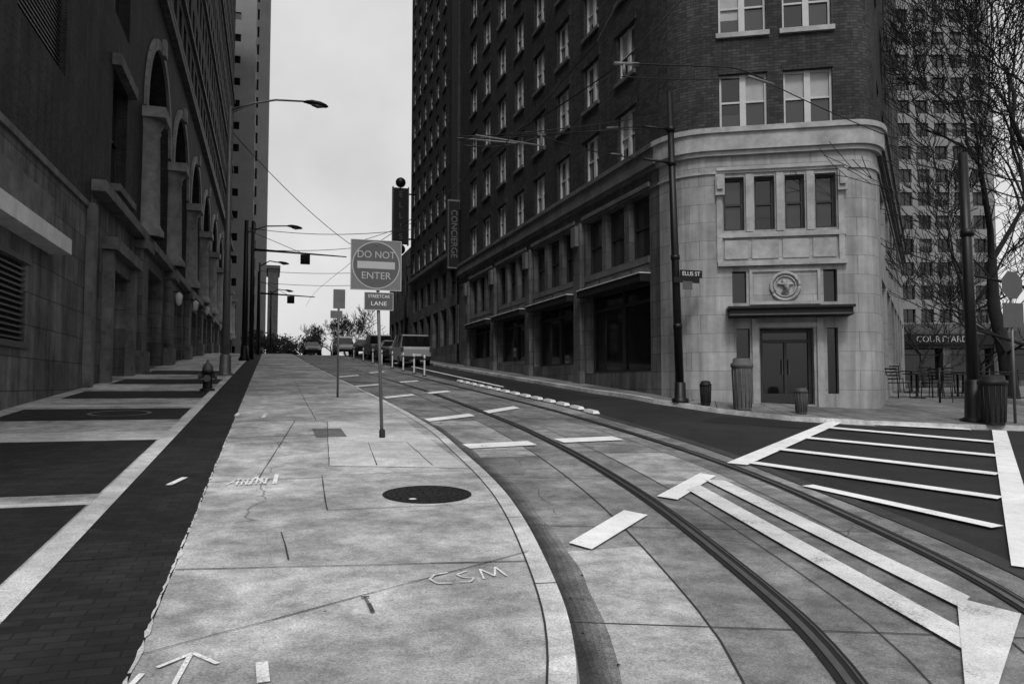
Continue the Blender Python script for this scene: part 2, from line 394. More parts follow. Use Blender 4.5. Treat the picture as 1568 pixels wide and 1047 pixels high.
line(b,(15.2,12.2),(22,8.1),.25,road,.027,paint,.5)
line(b,(7.9,26),(8.0,60),.1,road,.027,paint,1)
b.obj("road_markings")
b=B()
apat=concrete("asphalt_patch",.015,.25,False,.4,.95); apl=concrete("asphalt_light",.05,.3,False,.35,.95)
for q,m in [([(7.6,20),(8.9,20),(8.9,33),(7.6,33)],apat),([(9.2,15.2),(10.3,15.9),(12.9,12.9),(11.9,12.3)],apat)]:
    flat(b,q,road,.006,m,.5)
ribbon(b,(lambda y:LEDGE(y)+.03),(lambda y:LEDGE(y)+.22),2,60,.5,road,.01,apl)
b.obj("asphalt_patches")
g=G("lane_divider"); M=g["buttons"]
y=17.2
while y<31:
    x=LEDGE(y)+.12; z=road(x,y); M.hexa([(x-.09,y-.3,z),(x+.09,y-.3,z),(x+.09,y+.3,z+.036),(x-.09,y+.3,z+.036)],[(x-.06,y-.25,z+.07),(x+.06,y-.25,z+.07),(x+.06,y+.25,z+.1),(x-.06,y+.25,z+.1)],white); y+=1.0
g.done()
for y in (35,37.5,40.5,44,48,52,57,63):
    g=G("delineator_post"); x=LEDGE(y)-.35; z=road(x,y)
    g["base"].lathe(x,y,[(.12,z),(.12,z+.03),(.05,z+.06)],blackM,12)
    g["post"].lathe(x,y,[(.04,z+.05),(.04,z+.95),(.02,z+1.0)],white,12)
    g["band"].lathe(x,y,[(.043,z+.75),(.043,z+.85)],sgrey2,12)
    g.done()
# right pavement
kp=[(60,9.0),(20,10.2),(15.8,12.3),(14.3,12.95),(12.7,13.9),(11.5,15.0),(10.5,16.5),(9.75,18.4),(9.4,22),(9.3,34),(9.3,60),(9.3,110)]
bp=[(60,41),(31.5,32),(15.9,17.2),(14.7,16.6),(13.4,17.2),(12.4,17.6),(11.5,18.2),(11.2,19.2),(11.0,22),(11.0,34),(11.0,60),(11,110)]
b=B(); kb=B()
def dens(P,n=14):
    out=[]
    for p,q in zip(P,P[1:]):
        for i in range(n): t=i/n; out.append((p[0]*(1-t)+q[0]*t,p[1]*(1-t)+q[1]*t))
    out.append(P[-1]); return out
kd,bd=dens(kp),dens(bp)
for i in range(len(kd)-1):
    for s in range(4):
        def L(a,c,t): return (a[0]*(1-t)+c[0]*t,a[1]*(1-t)+c[1]*t)
        q=[L(kd[i],bd[i],s/4),L(kd[i],bd[i],(s+1)/4),L(kd[i+1],bd[i+1],(s+1)/4),L(kd[i+1],bd[i+1],s/4)]
        b.add([(x,y,walkR(x,y)) for x,y in q][::-1],conc_d)
    if i%7==0:
        p,q=kd[i],bd[i]
        line(b,p,q,.02,walkR,.006,jointm,.5)
    a,c=kd[i],kd[i+1]
    kb.add([(a[0],a[1],road(*a)-.02),(a[0],a[1],walkR(*a)+.003),(c[0],c[1],walkR(*c)+.003),(c[0],c[1],road(*c)-.02)],kerbm)
    dx,dy=c[0]-a[0],c[1]-a[1]; l=math.hypot(dx,dy); nx_,ny_=dy/l*.16,-dx/l*.16
    kb.add([(a[0],a[1],walkR(*a)+.004),(a[0]+nx_,a[1]+ny_,walkR(*a)+.004),(c[0]+nx_,c[1]+ny_,walkR(*c)+.004),(c[0],c[1],walkR(*c)+.004)],kerbm)
b.obj("right_pavement"); kb.obj("kerb")
b=B(); flat(b,[(15.9,17.2),(20,10.2),(60,9),(60,41)],lambda x,y:walkR(x,y),.006,conc_d,2); b.obj("plaza_paving")
# ---------------------------------------------------------------- facades
def facade(g,o,d,L,z0,z1,ops,mat,depth=.2,wall="walls"):
    n=(d[1],-d[0]); W=g[wall]
    def P(u,z,k=0): return (o[0]+d[0]*u+n[0]*k,o[1]+d[1]*u+n[1]*k,z)
    us=sorted(set([0,L]+[x for q in ops for x in q[:2]])); zs=sorted(set([z0,z1]+[x for q in ops for x in q[2:4]]))
    cell={}
    for k,q in enumerate(ops):
        for i in range(len(us)-1):
            if us[i]>=q[0]-1e-6 and us[i+1]<=q[1]+1e-6:
                for j in range(len(zs)-1):
                    if zs[j]>=q[2]-1e-6 and zs[j+1]<=q[3]+1e-6: cell[(i,j)]=k
    for j in range(len(zs)-1):
        i=0
        while i<len(us)-1:
            if (i,j) in cell: i+=1; continue
            i2=i
            while i2<len(us)-1 and (i2,j) not in cell: i2+=1
            W.add([P(us[i],zs[j]),P(us[i2],zs[j]),P(us[i2],zs[j+1]),P(us[i],zs[j+1])],mat); i=i2
    for q in ops:
        u0,u1,a,c=q[:4]; kind=q[4] if len(q)>4 else 'sash'; dp=q[5] if len(q)>5 else depth
        W.add([P(u0,a),P(u1,a),P(u1,a,-dp),P(u0,a,-dp)][::-1],mat); W.add([P(u0,c),P(u1,c),P(u1,c,-dp),P(u0,c,-dp)],mat)
        W.add([P(u0,a),P(u0,c),P(u0,c,-dp),P(u0,a,-dp)][::-1],mat); W.add([P(u1,a),P(u1,c),P(u1,c,-dp),P(u1,a,-dp)],mat)
        Gm=g["glazing"]; Fm=g["window_frames"]
        def gl(x0,x1,y0,y1,m,k=0): Gm.add([P(x0,y0,-dp+k),P(x1,y0,-dp+k),P(x1,y1,-dp+k),P(x0,y1,-dp+k)],m)
        if kind in('sash','sashd'):
            fr=frameW if kind=='sash' else frameD; mid=(a+c)/2; r=random.random()
            gl(u0,u1,a,c,g_mid if r<.6 else g_dark)
            h=random.choice([.25,.5,.5,.75,1.]) if kind=='sash' else 0
            if r<.75 and kind=='sash': gl(u0+.05,u1-.05,c-(c-a)*h,c-.05,blind if r<.3 else blind2,.006)
            for bx in ((u0,u0+.07,a,c),(u1-.07,u1,a,c),(u0+.07,u1-.07,a,a+.07),(u0+.07,u1-.07,c-.07,c),(u0+.07,u1-.07,mid-.03,mid+.03)):
                Fm.ob(o,d,bx[0],bx[1],-dp+.008,-dp+.07,bx[2],bx[3],fr)
        elif kind=='sash2':
            m0=(u0+u1)/2; mid=(a+c)/2; gl(u0,u1,a,c,g_mid); H=c-a
            for s,(x0,x1) in enumerate(((u0+.05,m0-.08),(m0+.08,u1-.05))):
                r=random.random(); h=random.choice([.3,.5,.52,.7,.95])
                gl(x0,x1,c-H*h,c-.05,blind if r<.4 else (blind2 if r<.8 else g_dark),.006)
            for bx in ((u0,u0+.06,a,c),(u1-.06,u1,a,c),(m0-.08,m0+.08,a,c)): Fm.ob(o,d,bx[0],bx[1],-dp+.008,-dp+.08,bx[2],bx[3],frameW)
            for (x0,x1) in ((u0+.06,m0-.08),(m0+.08,u1-.06)):
                for (y0,y1) in ((a,a+.06),(c-.06,c),(mid-.025,mid+.025)): Fm.ob(o,d,x0,x1,-dp+.008,-dp+.06,y0,y1,frameW)
        elif kind=='shop':
            gl(u0,u1,a,c,g_dark); k=max(1,int((u1-u0)/1.6))
            for i in range(k+1):
                x=u0+(u1-u0)*i/k; Fm.ob(o,d,max(u0,x-.04),min(u1,x+.04),-dp+.008,-dp+.09,a,c,frameD)
            for zz in (a,a+(c-a)*.78,c-.08):
                for i in range(k): Fm.ob(o,d,u0+(u1-u0)*i/k+.04,u0+(u1-u0)*(i+1)/k-.04,-dp+.008,-dp+.08,zz,zz+.08,frameD)
        elif kind=='dark': gl(u0,u1,a,c,g_dark)
        elif kind=='tower':
            r=random.random(); gl(u0,u1,a,c,g_dark)
            if r<.35: gl(u0+.05,u1-.05,c-(c-a)*random.uniform(.2,.6),c-.03,blind2,.02)
            Fm.ob(o,d,(u0+u1)/2-.04,(u0+u1)/2+.04,-dp+.03,-dp+.1,a,c,frameD)
        elif kind=='louvre':
            gl(u0,u1,a,c,blackM); zz=a+.05
            while zz<c-.08: Fm.ob(o,d,u0+.02,u1-.02,-dp+.03,-dp+.10,zz,zz+.045,louvm); zz+=.13
# ----- corner building (narrow wedge)
g=G("brick_corner_building")
XS=10.5; TOP=44.
def bez(p,c,q,n=8): return [((1-t)**2*p[0]+2*t*(1-t)*c[0]+t*t*q[0],(1-t)**2*p[1]+2*t*(1-t)*c[1]+t*t*q[1]) for t in [i/n for i in range(n+1)]]
A1=(XS,19.3); Lp=(11.39,17.87); Rp=(14.43,16.23); E=(15.54,16.5); END=(31.4,31.8)
arcL=bez(A1,(XS,18.35),Lp); arcR=bez(Rp,(14.96,15.95),E)
fd=(Rp[0]-Lp[0],Rp[1]-Lp[1]); fl=math.hypot(*fd); fd=(fd[0]/fl,fd[1]/fl)
sd=(END[0]-E[0],END[1]-E[1]); sl=math.hypot(*sd); sd=(sd[0]/sl,sd[1]/sl)
LS=43.3-19.3; so=(XS,43.3); dd=(0,-1)
bays=[(19.9,24.6),(25.6,30.1),(31.1,35.4),(36.4,40.6)]
ops=[]
for y0,y1 in bays:
    ops.append((43.3-y1,43.3-y0,.06*y1+.55,4.7,'shop',.35))
    w=(y1-y0-.7)/3
    for i in range(3):
        a=y0+i*(w+.35); ops.append((43.3-a-w,43.3-a,5.4,7.25,'sashd',.25))
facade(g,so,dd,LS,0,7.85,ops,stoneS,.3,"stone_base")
ops=[]
for k in range(9):
    yc=21.4+k*2.68
    if yc>42.5: break
    for fz in range(13):
        z=8.62+fz*2.62; ops.append((43.3-yc-.62,43.3-yc+.62,z,z+1.55,'sash2'))
facade(g,so,dd,LS,8.5,TOP,ops,brickR)
for k in range(9):
    yc=21.4+k*2.68
    if yc>42.5: break
    for fz in range(13):
        if fz: g["sills"].ob(so,dd,43.3-yc-.7,43.3-yc+.7,.002,.08,8.62+fz*2.62-.12,8.62+fz*2.62,stoneMid)
        g["lintels"].ob(so,dd,43.3-yc-.75,43.3-yc+.75,.002,.03,8.62+fz*2.62+1.55,8.62+fz*2.62+1.78,brickR)
T=g["trim"]
def bandpath(b,path,n0,z0,z1,m):
    P=[Vector(p) for p in path]
    off=[]
    for i,p in enumerate(P):
        t=(P[min(i+1,len(P)-1)]-P[max(i-1,0)]).normalized(); off.append((p.x+t.y*n0,p.y-t.x*n0))
    for i in range(len(P)-1):
        a,c=off[i],off[i+1]; pa,pc=P[i],P[i+1]
        b.add([(a[0],a[1],z0),(c[0],c[1],z0),(c[0],c[1],z1),(a[0],a[1],z1)],m,False)
        b.add([(a[0],a[1],z1),(c[0],c[1],z1),(pc.x,pc.y,z1),(pa.x,pa.y,z1)],m)
        b.add([(pa.x,pa.y,z0),(pc.x,pc.y,z0),(c[0],c[1],z0),(a[0],a[1],z0)],m)
front=arcL+[ (Lp[0]+fd[0]*fl*t,Lp[1]+fd[1]*fl*t) for t in (.25,.5,.75)]+arcR
for pth,m in (([(XS,43.3),(XS,30),A1],stoneMid),(front,stoneTrim),([E,END],stoneMid)):
    bandpath(T,pth,.12,7.78,7.9,m); bandpath(T,pth,.20,7.9,8.36,m); bandpath(T,pth,.27,8.36,8.5,m); bandpath(T,pth,.05,7.3,7.36,m)
for y0,y1 in bays:
    T.ob(so,dd,43.3-y1-.03,43.3-y0+.03,.01,.35,4.62,4.85,blackM)
    T.ob(so,dd,43.3-y1-.05,43.3-y0+.05,.01,.38,4.85,4.88,louvw)
    T.ob(so,dd,43.3-y1,43.3-y0,.005,.06,5.18,5.36,stoneMid)
    for i in range(4):
        q=y0+.1+i*(y1-y0)/4; T.ob(so,dd,43.3-q-(y1-y0)/4+.15,43.3-q,.005,.03,4.95,5.14,stoneMid)
    T.ob(so,dd,43.3-y1-.15,43.3-y0+.15,.052,.12,7.37,7.5,stoneMid)
for y in (25.1,30.6,35.9,41.1):
    T.ob(so,dd,43.3-y-.3,43.3-y+.3,.006,.16,0,7.28,stoneS); T.ob(so,dd,43.3-y-.34,43.3-y+.34,.008,.2,.06*y,.06*y+.6,stoneMid)
    T.ob(so,dd,43.3-y-.2,43.3-y+.2,.165,.3,6.5,7.2,stoneMid)
for arc in (arcL,arcR):
    for i in range(len(arc)-1):
        a,c=arc[i],arc[i+1]
        g["stone_base"].add([(a[0],a[1],0),(c[0],c[1],0),(c[0],c[1],7.9),(a[0],a[1],7.9)],stoneR)
        g["walls"].add([(a[0],a[1],8.5),(c[0],c[1],8.5),(c[0],c[1],TOP),(a[0],a[1],TOP)],brickC)
ops=[(1.1,2.45,1.12,3.12,'dark',.35),(.5,.85,1.4,3.12,'dark',.2),(2.78,3.05,1.4,3.12,'dark',.2),(.42,.78,3.8,4.65,'dark',.2),(2.72,3.06,3.8,4.65,'dark',.2)]
for u0,u1 in ((.22,.76),(1.02,1.54),(1.8,2.3),(2.56,3.08)): ops.append((u0,u1,5.75,7.2,'sashd',.25))
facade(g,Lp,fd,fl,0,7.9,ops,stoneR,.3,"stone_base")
ops=[]
for fz in range(13):
    z=8.53+fz*2.62
    for u0,u1 in ((.16,1.4),(1.82,3.06)): ops.append((u0,u1,z,z+1.5,'sash2'))
facade(g,Lp,fd,fl,8.5,TOP,ops,brickC)
for fz in range(13):
    z=8.53+fz*2.62
    for u0,u1 in ((.08,1.48),(1.74,3.14)):
        if fz: T.ob(Lp,fd,u0,u1,.002,.09,z-.13,z,stoneTrim)
        T.ob(Lp,fd,u0+.05,u1-.05,.002,.03,z+1.5,z+1.7,brickR)
F=lambda *a:T.ob(Lp,fd,*a)
F(.05,3.3,.052,.1,7.37,7.45,stoneTrim); F(.05,3.3,.003,.07,5.55,5.68,stoneTrim); F(.05,3.3,.003,.14,4.78,4.9,stoneTrim)
for u in (.04,3.12): F(u,u+.14,.003,.06,4.9,7.28,stoneTrim)
for u in (.05,3.14):
    F(u-.04,u+.2,.062,.16,6.7,7.26,stoneTrim); F(u,u+.15,.165,.22,6.85,7.2,stoneTrim)
for u in (.89,1.67,2.43): F(u-.09,u+.09,.003,.07,5.7,7.25,stoneTrim)
for u0,u1 in ((.24,.84),(.94,1.62),(1.72,2.38),(2.48,3.06)): F(u0,u1,.003,.03,4.98,5.48,stoneTrim)
F(.86,2.64,.003,.05,4.62,4.7,stoneTrim);F(.86,2.64,.003,.05,3.75,3.83,stoneTrim);F(.86,.93,.003,.05,3.83,4.62,stoneTrim);F(2.57,2.64,.003,.05,3.83,4.62,stoneTrim)
for u in (.9,2.52): F(u,u+.16,.003,.09,1.0,3.38,stoneTrim)
F(1.06,2.52,.003,.07,3.14,3.26,stoneTrim)
F(.3,3.3,.005,.6,3.4,3.6,blackM); F(.25,3.35,.005,.66,3.6,3.66,black); F(.28,3.32,.6,.63,3.42,3.46,canm)
D=g["door"]; DF=lambda *a:D.ob(Lp,fd,*a)
for u0,u1,z0,z1 in ((1.12,1.2,1.15,3.1),(2.35,2.43,1.15,3.1),(1.2,2.35,2.75,2.83),(1.2,2.35,3.02,3.1),(1.74,1.81,1.15,2.75),(1.2,1.74,1.15,1.4),(1.81,2.35,1.15,1.4)): DF(u0,u1,-.34,-.26,z0,z1,frameD)
DF(1.68,1.7,-.25,-.2,1.9,2.3,canm); DF(1.85,1.87,-.25,-.2,1.9,2.3,canm)
MD=g["medallion"]; nn=(fd[1],-fd[0]); cu=1.76; cz=4.22
def mp(r,t,k): return (Lp[0]+fd[0]*(cu+r*math.cos(t))+nn[0]*k,Lp[1]+fd[1]*(cu+r*math.cos(t))+nn[1]*k,cz+r*math.sin(t))
MD.tube([mp(.36,2*math.pi*i/32,.03) for i in range(33)],.045,stoneTrim,6)
MD.tube([mp(.27,2*math.pi*i/32,.03) for i in range(33)],.02,stoneTrim,6)
MD.tube([mp(.2,-2,.03),mp(.1,-1,.06),mp(.02,.5,.09),mp(.1,1.6,.07),mp(.19,1.9,.03)],[.03,.06,.07,.05,.04],stoneTrim,8)
MD.tube([mp(.22,.3,.03),mp(.05,1.2,.07),mp(.22,2.8,.03)],[.02,.05,.02],stoneTrim,8)
ops=[]
for k in range(7): ops.append((1.0+k*3,3.4+k*3,1.9,4.6,'shop',.3)); ops.append((1.0+k*3,3.2+k*3,5.5,7.2,'sashd',.2))
facade(g,E,sd,sl,0,7.9,ops,stoneR,.3,"stone_base")
ops=[]
for k in range(8):
    for fz in range(13): ops.append((.8+k*2.65,2.0+k*2.65,8.7+fz*2.62,10.2+fz*2.62,'sash'))
facade(g,E,sd,sl,8.5,TOP,ops,brickR)
g["roof"].add([(XS,43.3,TOP),(XS,19.3,TOP),Lp+(TOP,),Rp+(TOP,),E+(TOP,),END+(TOP,),(24,43.3,TOP)],blackM)
g["walls"].add([END+(0,),(24,43.3,0),(24,43.3,TOP),END+(TOP,)],brickR); g["walls"].add([(24,43.3,0),(XS,43.3,0),(XS,43.3,TOP),(24,43.3,TOP)],brickR)
bandpath(g["cornice"],front,.5,TOP-.8,TOP,stoneTrim)
g.done()
# ----- second brick building
g=G("brick_hotel_building"); X2=10.35; so=(X2,58.8); L2=58.8-43.35
ops=[]
for k in range(6):
    u=1.2+k*2.45
    ops.append((u,u+1.7,4.0,6.3,'shop',.3)); ops.append((u+.1,u+1.6,7.0,8.6,'sashd',.2))
facade(g,so,dd,L2,0,9.3,ops,stoneS,.3,"stone_base")
ops=[]
for k in range(7):
    for fz in range(14): ops.append((.6+k*2.15,1.65+k*2.15,10+fz*2.6,11.5+fz*2.6,'sash'))
facade(g,so,dd,L2,9.5,48,ops,brickR)
g["trim"].ob(so,dd,0,L2,.003,.3,9.3,9.55,stoneMid)
for k in range(7):
    for fz in range(14): g["sills"].ob(so,dd,.55+k*2.15,1.7+k*2.15,.003,.08,9.9+fz*2.6,9.995+fz*2.6,stoneMid)
g["walls"].add([(X2,43.35,9.3),(24,43.35,9.3),(24,43.35,48),(X2,43.35,48)],brickR)
g["walls"].add([(24,58.8,0),(X2,58.8,0),(X2,58.8,48),(24,58.8,48)],brickR)
g["roof"].add([(X2,43.35,48),(24,43.35,48),(24,58.8,48),(X2,58.8,48)],blackM)
g["dark_edge_strip"].ob(so,dd,L2-.5,L2-.05,.01,.35,9.6,47,blackM)  # black vertical strip along the edge between the two buildings
g.done()
g=G("low_commercial_building")
ops=[(1+k*3,3+k*3,6.0,8.0,'shop') for k in range(6)]+[(1+k*3,2.5+k*3,10,12,'sashd') for k in range(6)]
facade(g,(12.5,84),(0,-1),24,0,14.5,ops,stoneS); facade(g,(12.5,60),(1,0),12,0,14.5,[],brickR); g["roof"].add([(12.5,60,14.5),(24.5,60,14.5),(24.5,84,14.5),(12.5,84,14.5)],blackM); g.done()
# ----- left block with stone base
XL=-5.3
g=G("brick_service_building")
o=(XL,4.); d=(0,1); L=22.1
ops=[(9,15.9,2.6,4.35,'louvre',.12),(14.6,18.7,9.8,14.5,'louvre',.25),(6,10,9.8,14.5,'louvre',.25)]
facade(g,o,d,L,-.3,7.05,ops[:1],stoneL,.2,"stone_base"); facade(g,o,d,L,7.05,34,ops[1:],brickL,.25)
T=g["trim"]
T.ob(o,d,0,17.7,.005,.5,4.9,5.28,louvw); T.ob(o,d,0,17.7,.005,.08,5.28,6.3,stoneTrimL); T.ob(o,d,0,L,.006,.07,6.95,7.12,stoneTrimL)
T.ob(o,d,0,L-.6,.006,.05,0,.9,conc_d); T.ob(o,d,L-.5,L,.006,.22,0,7.1,stoneTrimL)
T.ob(o,d,8.8,16.1,.012,.06,2.45,2.58,louvm);T.ob(o,d,8.8,16.1,.012,.06,4.37,4.5,louvm)
g["walls"].add([(XL,4,-.3),(XL,4,34),(-30,4,34),(-30,4,-.3)],brickL); g["roof"].add([(XL,4,34),(XL,26.1,34),(-30,26.1,34),(-30,4,34)],blackM)
g.done()
# ----- left arcaded building
g=G("brick_arcade_building"); HL=58.; Y0=26.12; o=(XL,0.); W=g["walls"]; T=g["trim"]
cent=[39.9+9.75*i for i in range(8)]; Rr=3.9; YE=112.5
ops=[(28.6,32.6,1.6,5.6,'dark',1.0)]
for c in cent[:7]: ops.append((c-2.9,c+2.9,prof(c)+.1,6.9 if c<60 else 7.3,'shop',.9))
ops.append((cent[7]-2.9,cent[7]+2.9,5.2,7.4,'shop',.9))
ops=[(a-Y0,b_-Y0,c,e,k,q) for a,b_,c,e,k,q in ops]
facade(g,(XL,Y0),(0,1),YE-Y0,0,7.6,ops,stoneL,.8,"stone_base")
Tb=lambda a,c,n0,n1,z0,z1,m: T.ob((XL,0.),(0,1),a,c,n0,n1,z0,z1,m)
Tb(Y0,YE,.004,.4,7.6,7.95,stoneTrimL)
Tb(27.9,33.4,.004,.45,6.1,6.5,stoneTrimL); Tb(28.1,28.6,.004,.3,1.5,6.1,stoneTrimL); Tb(32.6,33.2,.004,.3,1.5,6.1,stoneTrimL); Tb(28.6,32.6,.004,.15,5.6,6.1,stoneTrimL)
edges=[35.2]+[44.77+9.75*i for i in range(8)]
for e in edges:
    Tb(e-.75,e+.75,.005,.3,0,7.55,stoneL); Tb(e-.95,e+.95,.006,.5,7.2,7.58,stoneTrimL); Tb(e-.9,e+.9,.006,.42,0,prof(e)+.9,stoneTrimL)
facade(g,(XL,Y0),(0,1),9.88,7.6,20,[(2.9,5.7,8.5,12.6,'sashd',.4),(2.9,5.7,14.6,18.2,'sashd',.4)],brickL,.3)
Tb(28.7,32.2,.005,.3,12.6,13.0,stoneTrimL); Tb(28.8,32.1,.005,.35,8.25,8.5,stoneTrimL); Tb(28.8,32.1,.005,.2,18.2,18.5,stoneTrimL)
Zs=13.6; TOPA=20.
for i,c in enumerate(cent):
    a,b2=c-Rr,c+Rr; n=20
    pts=[(c-Rr*math.cos(math.pi*k/n),Zs+Rr*math.sin(math.pi*k/n)) for k in range(n+1)]
    for k in range(n):
        (y0,z0),(y1,z1)=pts[k],pts[k+1]
        W.add([(XL,y0,z0),(XL,y1,z1),(XL,y1,TOPA),(XL,y0,TOPA)],brickL)
        W.add([(XL,y0,z0),(XL,y1,z1),(XL-.9,y1,z1),(XL-.9,y0,z0)][::-1],brickL)
        s0,s1=(Rr+.02)/Rr,(Rr+.5)/Rr
        q=[(c+(y-c)*s,Zs+(z-Zs)*s) for (y,z),s in ((pts[k],s0),(pts[k+1],s0),(pts[k+1],s1),(pts[k],s1))]
        T.add([(XL+.14,y,z) for y,z in q],stoneCol)
        T.add([(XL+.14,q[0][0],q[0][1]),(XL+.14,q[1][0],q[1][1]),(XL,q[1][0],q[1][1]),(XL,q[0][0],q[0][1])],stoneCol)
        T.add([(XL+.14,q[3][0],q[3][1]),(XL+.14,q[2][0],q[2][1]),(XL,q[2][0],q[2][1]),(XL,q[3][0],q[3][1])],stoneCol)
        g["glazing"].add([(XL-.9,y0,Zs),(XL-.9,y1,Zs),(XL-.9,y1,z1),(XL-.9,y0,z0)],g_dark)
    T.box(XL+.145,XL+.32,c-.3,c+.3,Zs+Rr-.05,Zs+Rr+.75,stoneCol)
    for y in (a,b2): W.add([(XL,y,7.6),(XL,y,Zs),(XL-.9,y,Zs),(XL-.9,y,7.6)],brickL)
    g["glazing"].add([(XL-.9,a,7.6),(XL-.9,b2,7.6),(XL-.9,b2,Zs),(XL-.9,a,Zs)],g_dark)
    fr=g["window_frames"]
    for y in (c-2.4,c-1.2,c,c+1.2,c+2.4): fr.box(XL-.89,XL-.75,y-.06,y+.06,7.6,Zs+math.sqrt(Rr*Rr-(y-c)**2),frameD)
    for z in (9.6,11.8,13.5): fr.box(XL-.89,XL-.72,a,b2,z,z+.2,frameD)
    y0=b2; y1=(cent[i+1]-Rr) if i<7 else YE
    W.add([(XL,y0,7.6),(XL,y1,7.6),(XL,y1,TOPA),(XL,y0,TOPA)],brickL)
    if i==0: W.add([(XL,36.0-.0001,7.6),(XL,a,7.6),(XL,a,TOPA),(XL,36.0-.0001,TOPA)],brickL)
    for yy in ([a+.02] if i==0 else [])+[b2+.93]:
        CL=g["columns"]; x=XL+.12
        CL.lathe(x,yy,[(.75,7.95),(.75,8.2),(.62,8.4),(.58,8.5),(.5,12.4),(.55,12.5),(.5,12.6),(.72,13.0)],stoneCol,20)
        CL.box(x-.3,x+.8,yy-.85,yy+.85,13.0,13.45,stoneCol)
Tb(Y0,YE,.004,.35,20.0,20.4,stoneTrimL)
ops=[]
for i in range(34):
    y=27.3+i*2.5
    if y>YE-2: break
    for fz in range(11): ops.append((y-Y0,y-Y0+1.35,21.6+fz*3.3,23.7+fz*3.3,'sashd',.3))
facade(g,(XL,Y0),(0,1),YE-Y0,20.4,HL,ops,brickL,.3)
for fz in (0,1,3,6): Tb(Y0,YE,.004,.2,21.35+fz*3.3-.3,21.35+fz*3.3,stoneTrimL)
W.add([(XL,Y0,7),(-30,Y0,7),(-30,Y0,HL),(XL,Y0,HL)],brickL); W.add([(XL,YE,0),(-30,YE,0),(-30,YE,HL),(XL,YE,HL)],brickL)
g["roof"].add([(XL,Y0,HL),(XL,YE,HL),(-30,YE,HL),(-30,Y0,HL)],blackM)
g["cornice"].ob((XL,Y0),(0,1),0,YE-Y0,0.01,1.0,HL-1,HL,stoneTrimL)
for e in edges[1:6]:
    L_=g["added_lanterns"]; z=prof(e)+3.2; L_.lathe(XL+.6,e,[(.05,z),(.16,z+.1),(.2,z+.55),(.05,z+.7)],louvw,10); L_.box(XL+.29,XL+.6,e-.03,e+.03,z+.7,z+.76,black)  # white lantern shapes added for the bright spots along the arcade
g.done()
# ----- towers at the end of the street
def slab(name,x0,x1,y0,y1,H,pit,wz,mat,ww=.6,wh=.5):
    g=G(name); n=int((x1-x0)/pit); m=int(H/wz)
    ops=[((k+.5-ww/2)*pit,(k+.5+ww/2)*pit,6+j*wz,6+j*wz+wz*wh,'dark',.25) for k in range(n) for j in range(m-3)]
    facade(g,(x0,y0),(1,0),x1-x0,0,H,ops,mat)
    n2=int((y1-y0)/pit); ops=[((k+.5-ww/2)*pit,(k+.5+ww/2)*pit,6+j*wz,6+j*wz+wz*wh,'dark',.25) for k in range(n2) for j in range(m-3)]
    facade(g,(x1,y0),(0,1),y1-y0,0,H,ops,mat)
    facade(g,(x1,y1),(-1,0),x1-x0,0,H,[],mat); facade(g,(x0,y1),(0,-1),y1-y0,0,H,[],mat)
    g["roof"].add([(x0,y0,H),(x1,y0,H),(x1,y1,H),(x0,y1,H)],blackM)
    g["cornice"].box(x0-.4,x1+.4,y0-.4,y1+.4,H+.01,H+.8,mat)
    g.done()
slab("concrete_office_tower",-20,-2.6,118,124,116,2.2,3.3,towerm,.86,.34)
slab("concrete_office_tower",-20,-.9,150,180,130,1.6,3.4,towerm,.55,.6)
slab("office_building",-.6,1.8,190,205,29,1.2,3.4,towerm,.5)
# hotel tower (right)
g=G("precast_hotel_tower"); p0=(76.,91.3); p1=(99.9,83.8); dx,dy=p1[0]-p0[0],p1[1]-p0[1]; l=math.hypot(dx,dy); d=(dx/l,dy/l)
ops=[]
for k in range(9):
    for j in range(20): ops.append((.65+k*2.65,2.5+k*2.65,7+j*3.4,9.0+j*3.4,'tower',.4))
facade(g,p0,d,l,0,76,ops,hotelm)
n=(d[1],-d[0]); p2=(p1[0]-n[0]*25,p1[1]-n[1]*25); p3=(p0[0]-n[0]*25,p0[1]-n[1]*25)
d2=(-n[0],-n[1]); facade(g,p1,d2,25,0,76,[(.65+k*2.65,2.5+k*2.65,7+j*3.4,9.0+j*3.4,'dark',.3) for k in range(9) for j in range(20)],hotelm)
g["walls"].add([p2+(0,),p3+(0,),p3+(76,),p2+(76,)],hotelm); g["walls"].add([p3+(0,),p0+(0,),p0+(76,),p3+(76,)],hotelm); g["roof"].add([p0+(76,),p1+(76,),p2+(76,),p3+(76,)],blackM)
g.done()
g=G("hotel_podium"); p0=(38.5,40.4); p1=(58,34.); dx,dy=p1[0]-p0[0],p1[1]-p0[1]; l=math.hypot(dx,dy); d=(dx/l,dy/l)
ops=[(.8+k*3.3,3.6+k*3.3,1.9,4.0,'shop',.5) for k in range(5)]
facade(g,p0,d,l,0,5.6,ops,stoneS); g["sign_fascia"].ob(p0,d,.3,7,.01,.3,4.2,4.9,blackM)
n=(d[1],-d[0]); g["roof"].add([p0+(5.6,),p1+(5.6,),(p1[0]-n[0]*12,p1[1]-n[1]*12,5.6),(p0[0]-n[0]*12,p0[1]-n[1]*12,5.6)],blackM)
g["walls"].add([p0+(0,),p0+(5.6,),(p0[0]-n[0]*12,p0[1]-n[1]*12,5.6),(p0[0]-n[0]*12,p0[1]-n[1]*12,0)],stoneS)
g.extra.append(text("COURTYARD",.55,(p0[0]+d[0]*3.4+n[0]*.33,p0[1]+d[1]*3.4+n[1]*.33,4.55),(rad(90),0,math.atan2(d[1],d[0])),slet))
g.done()
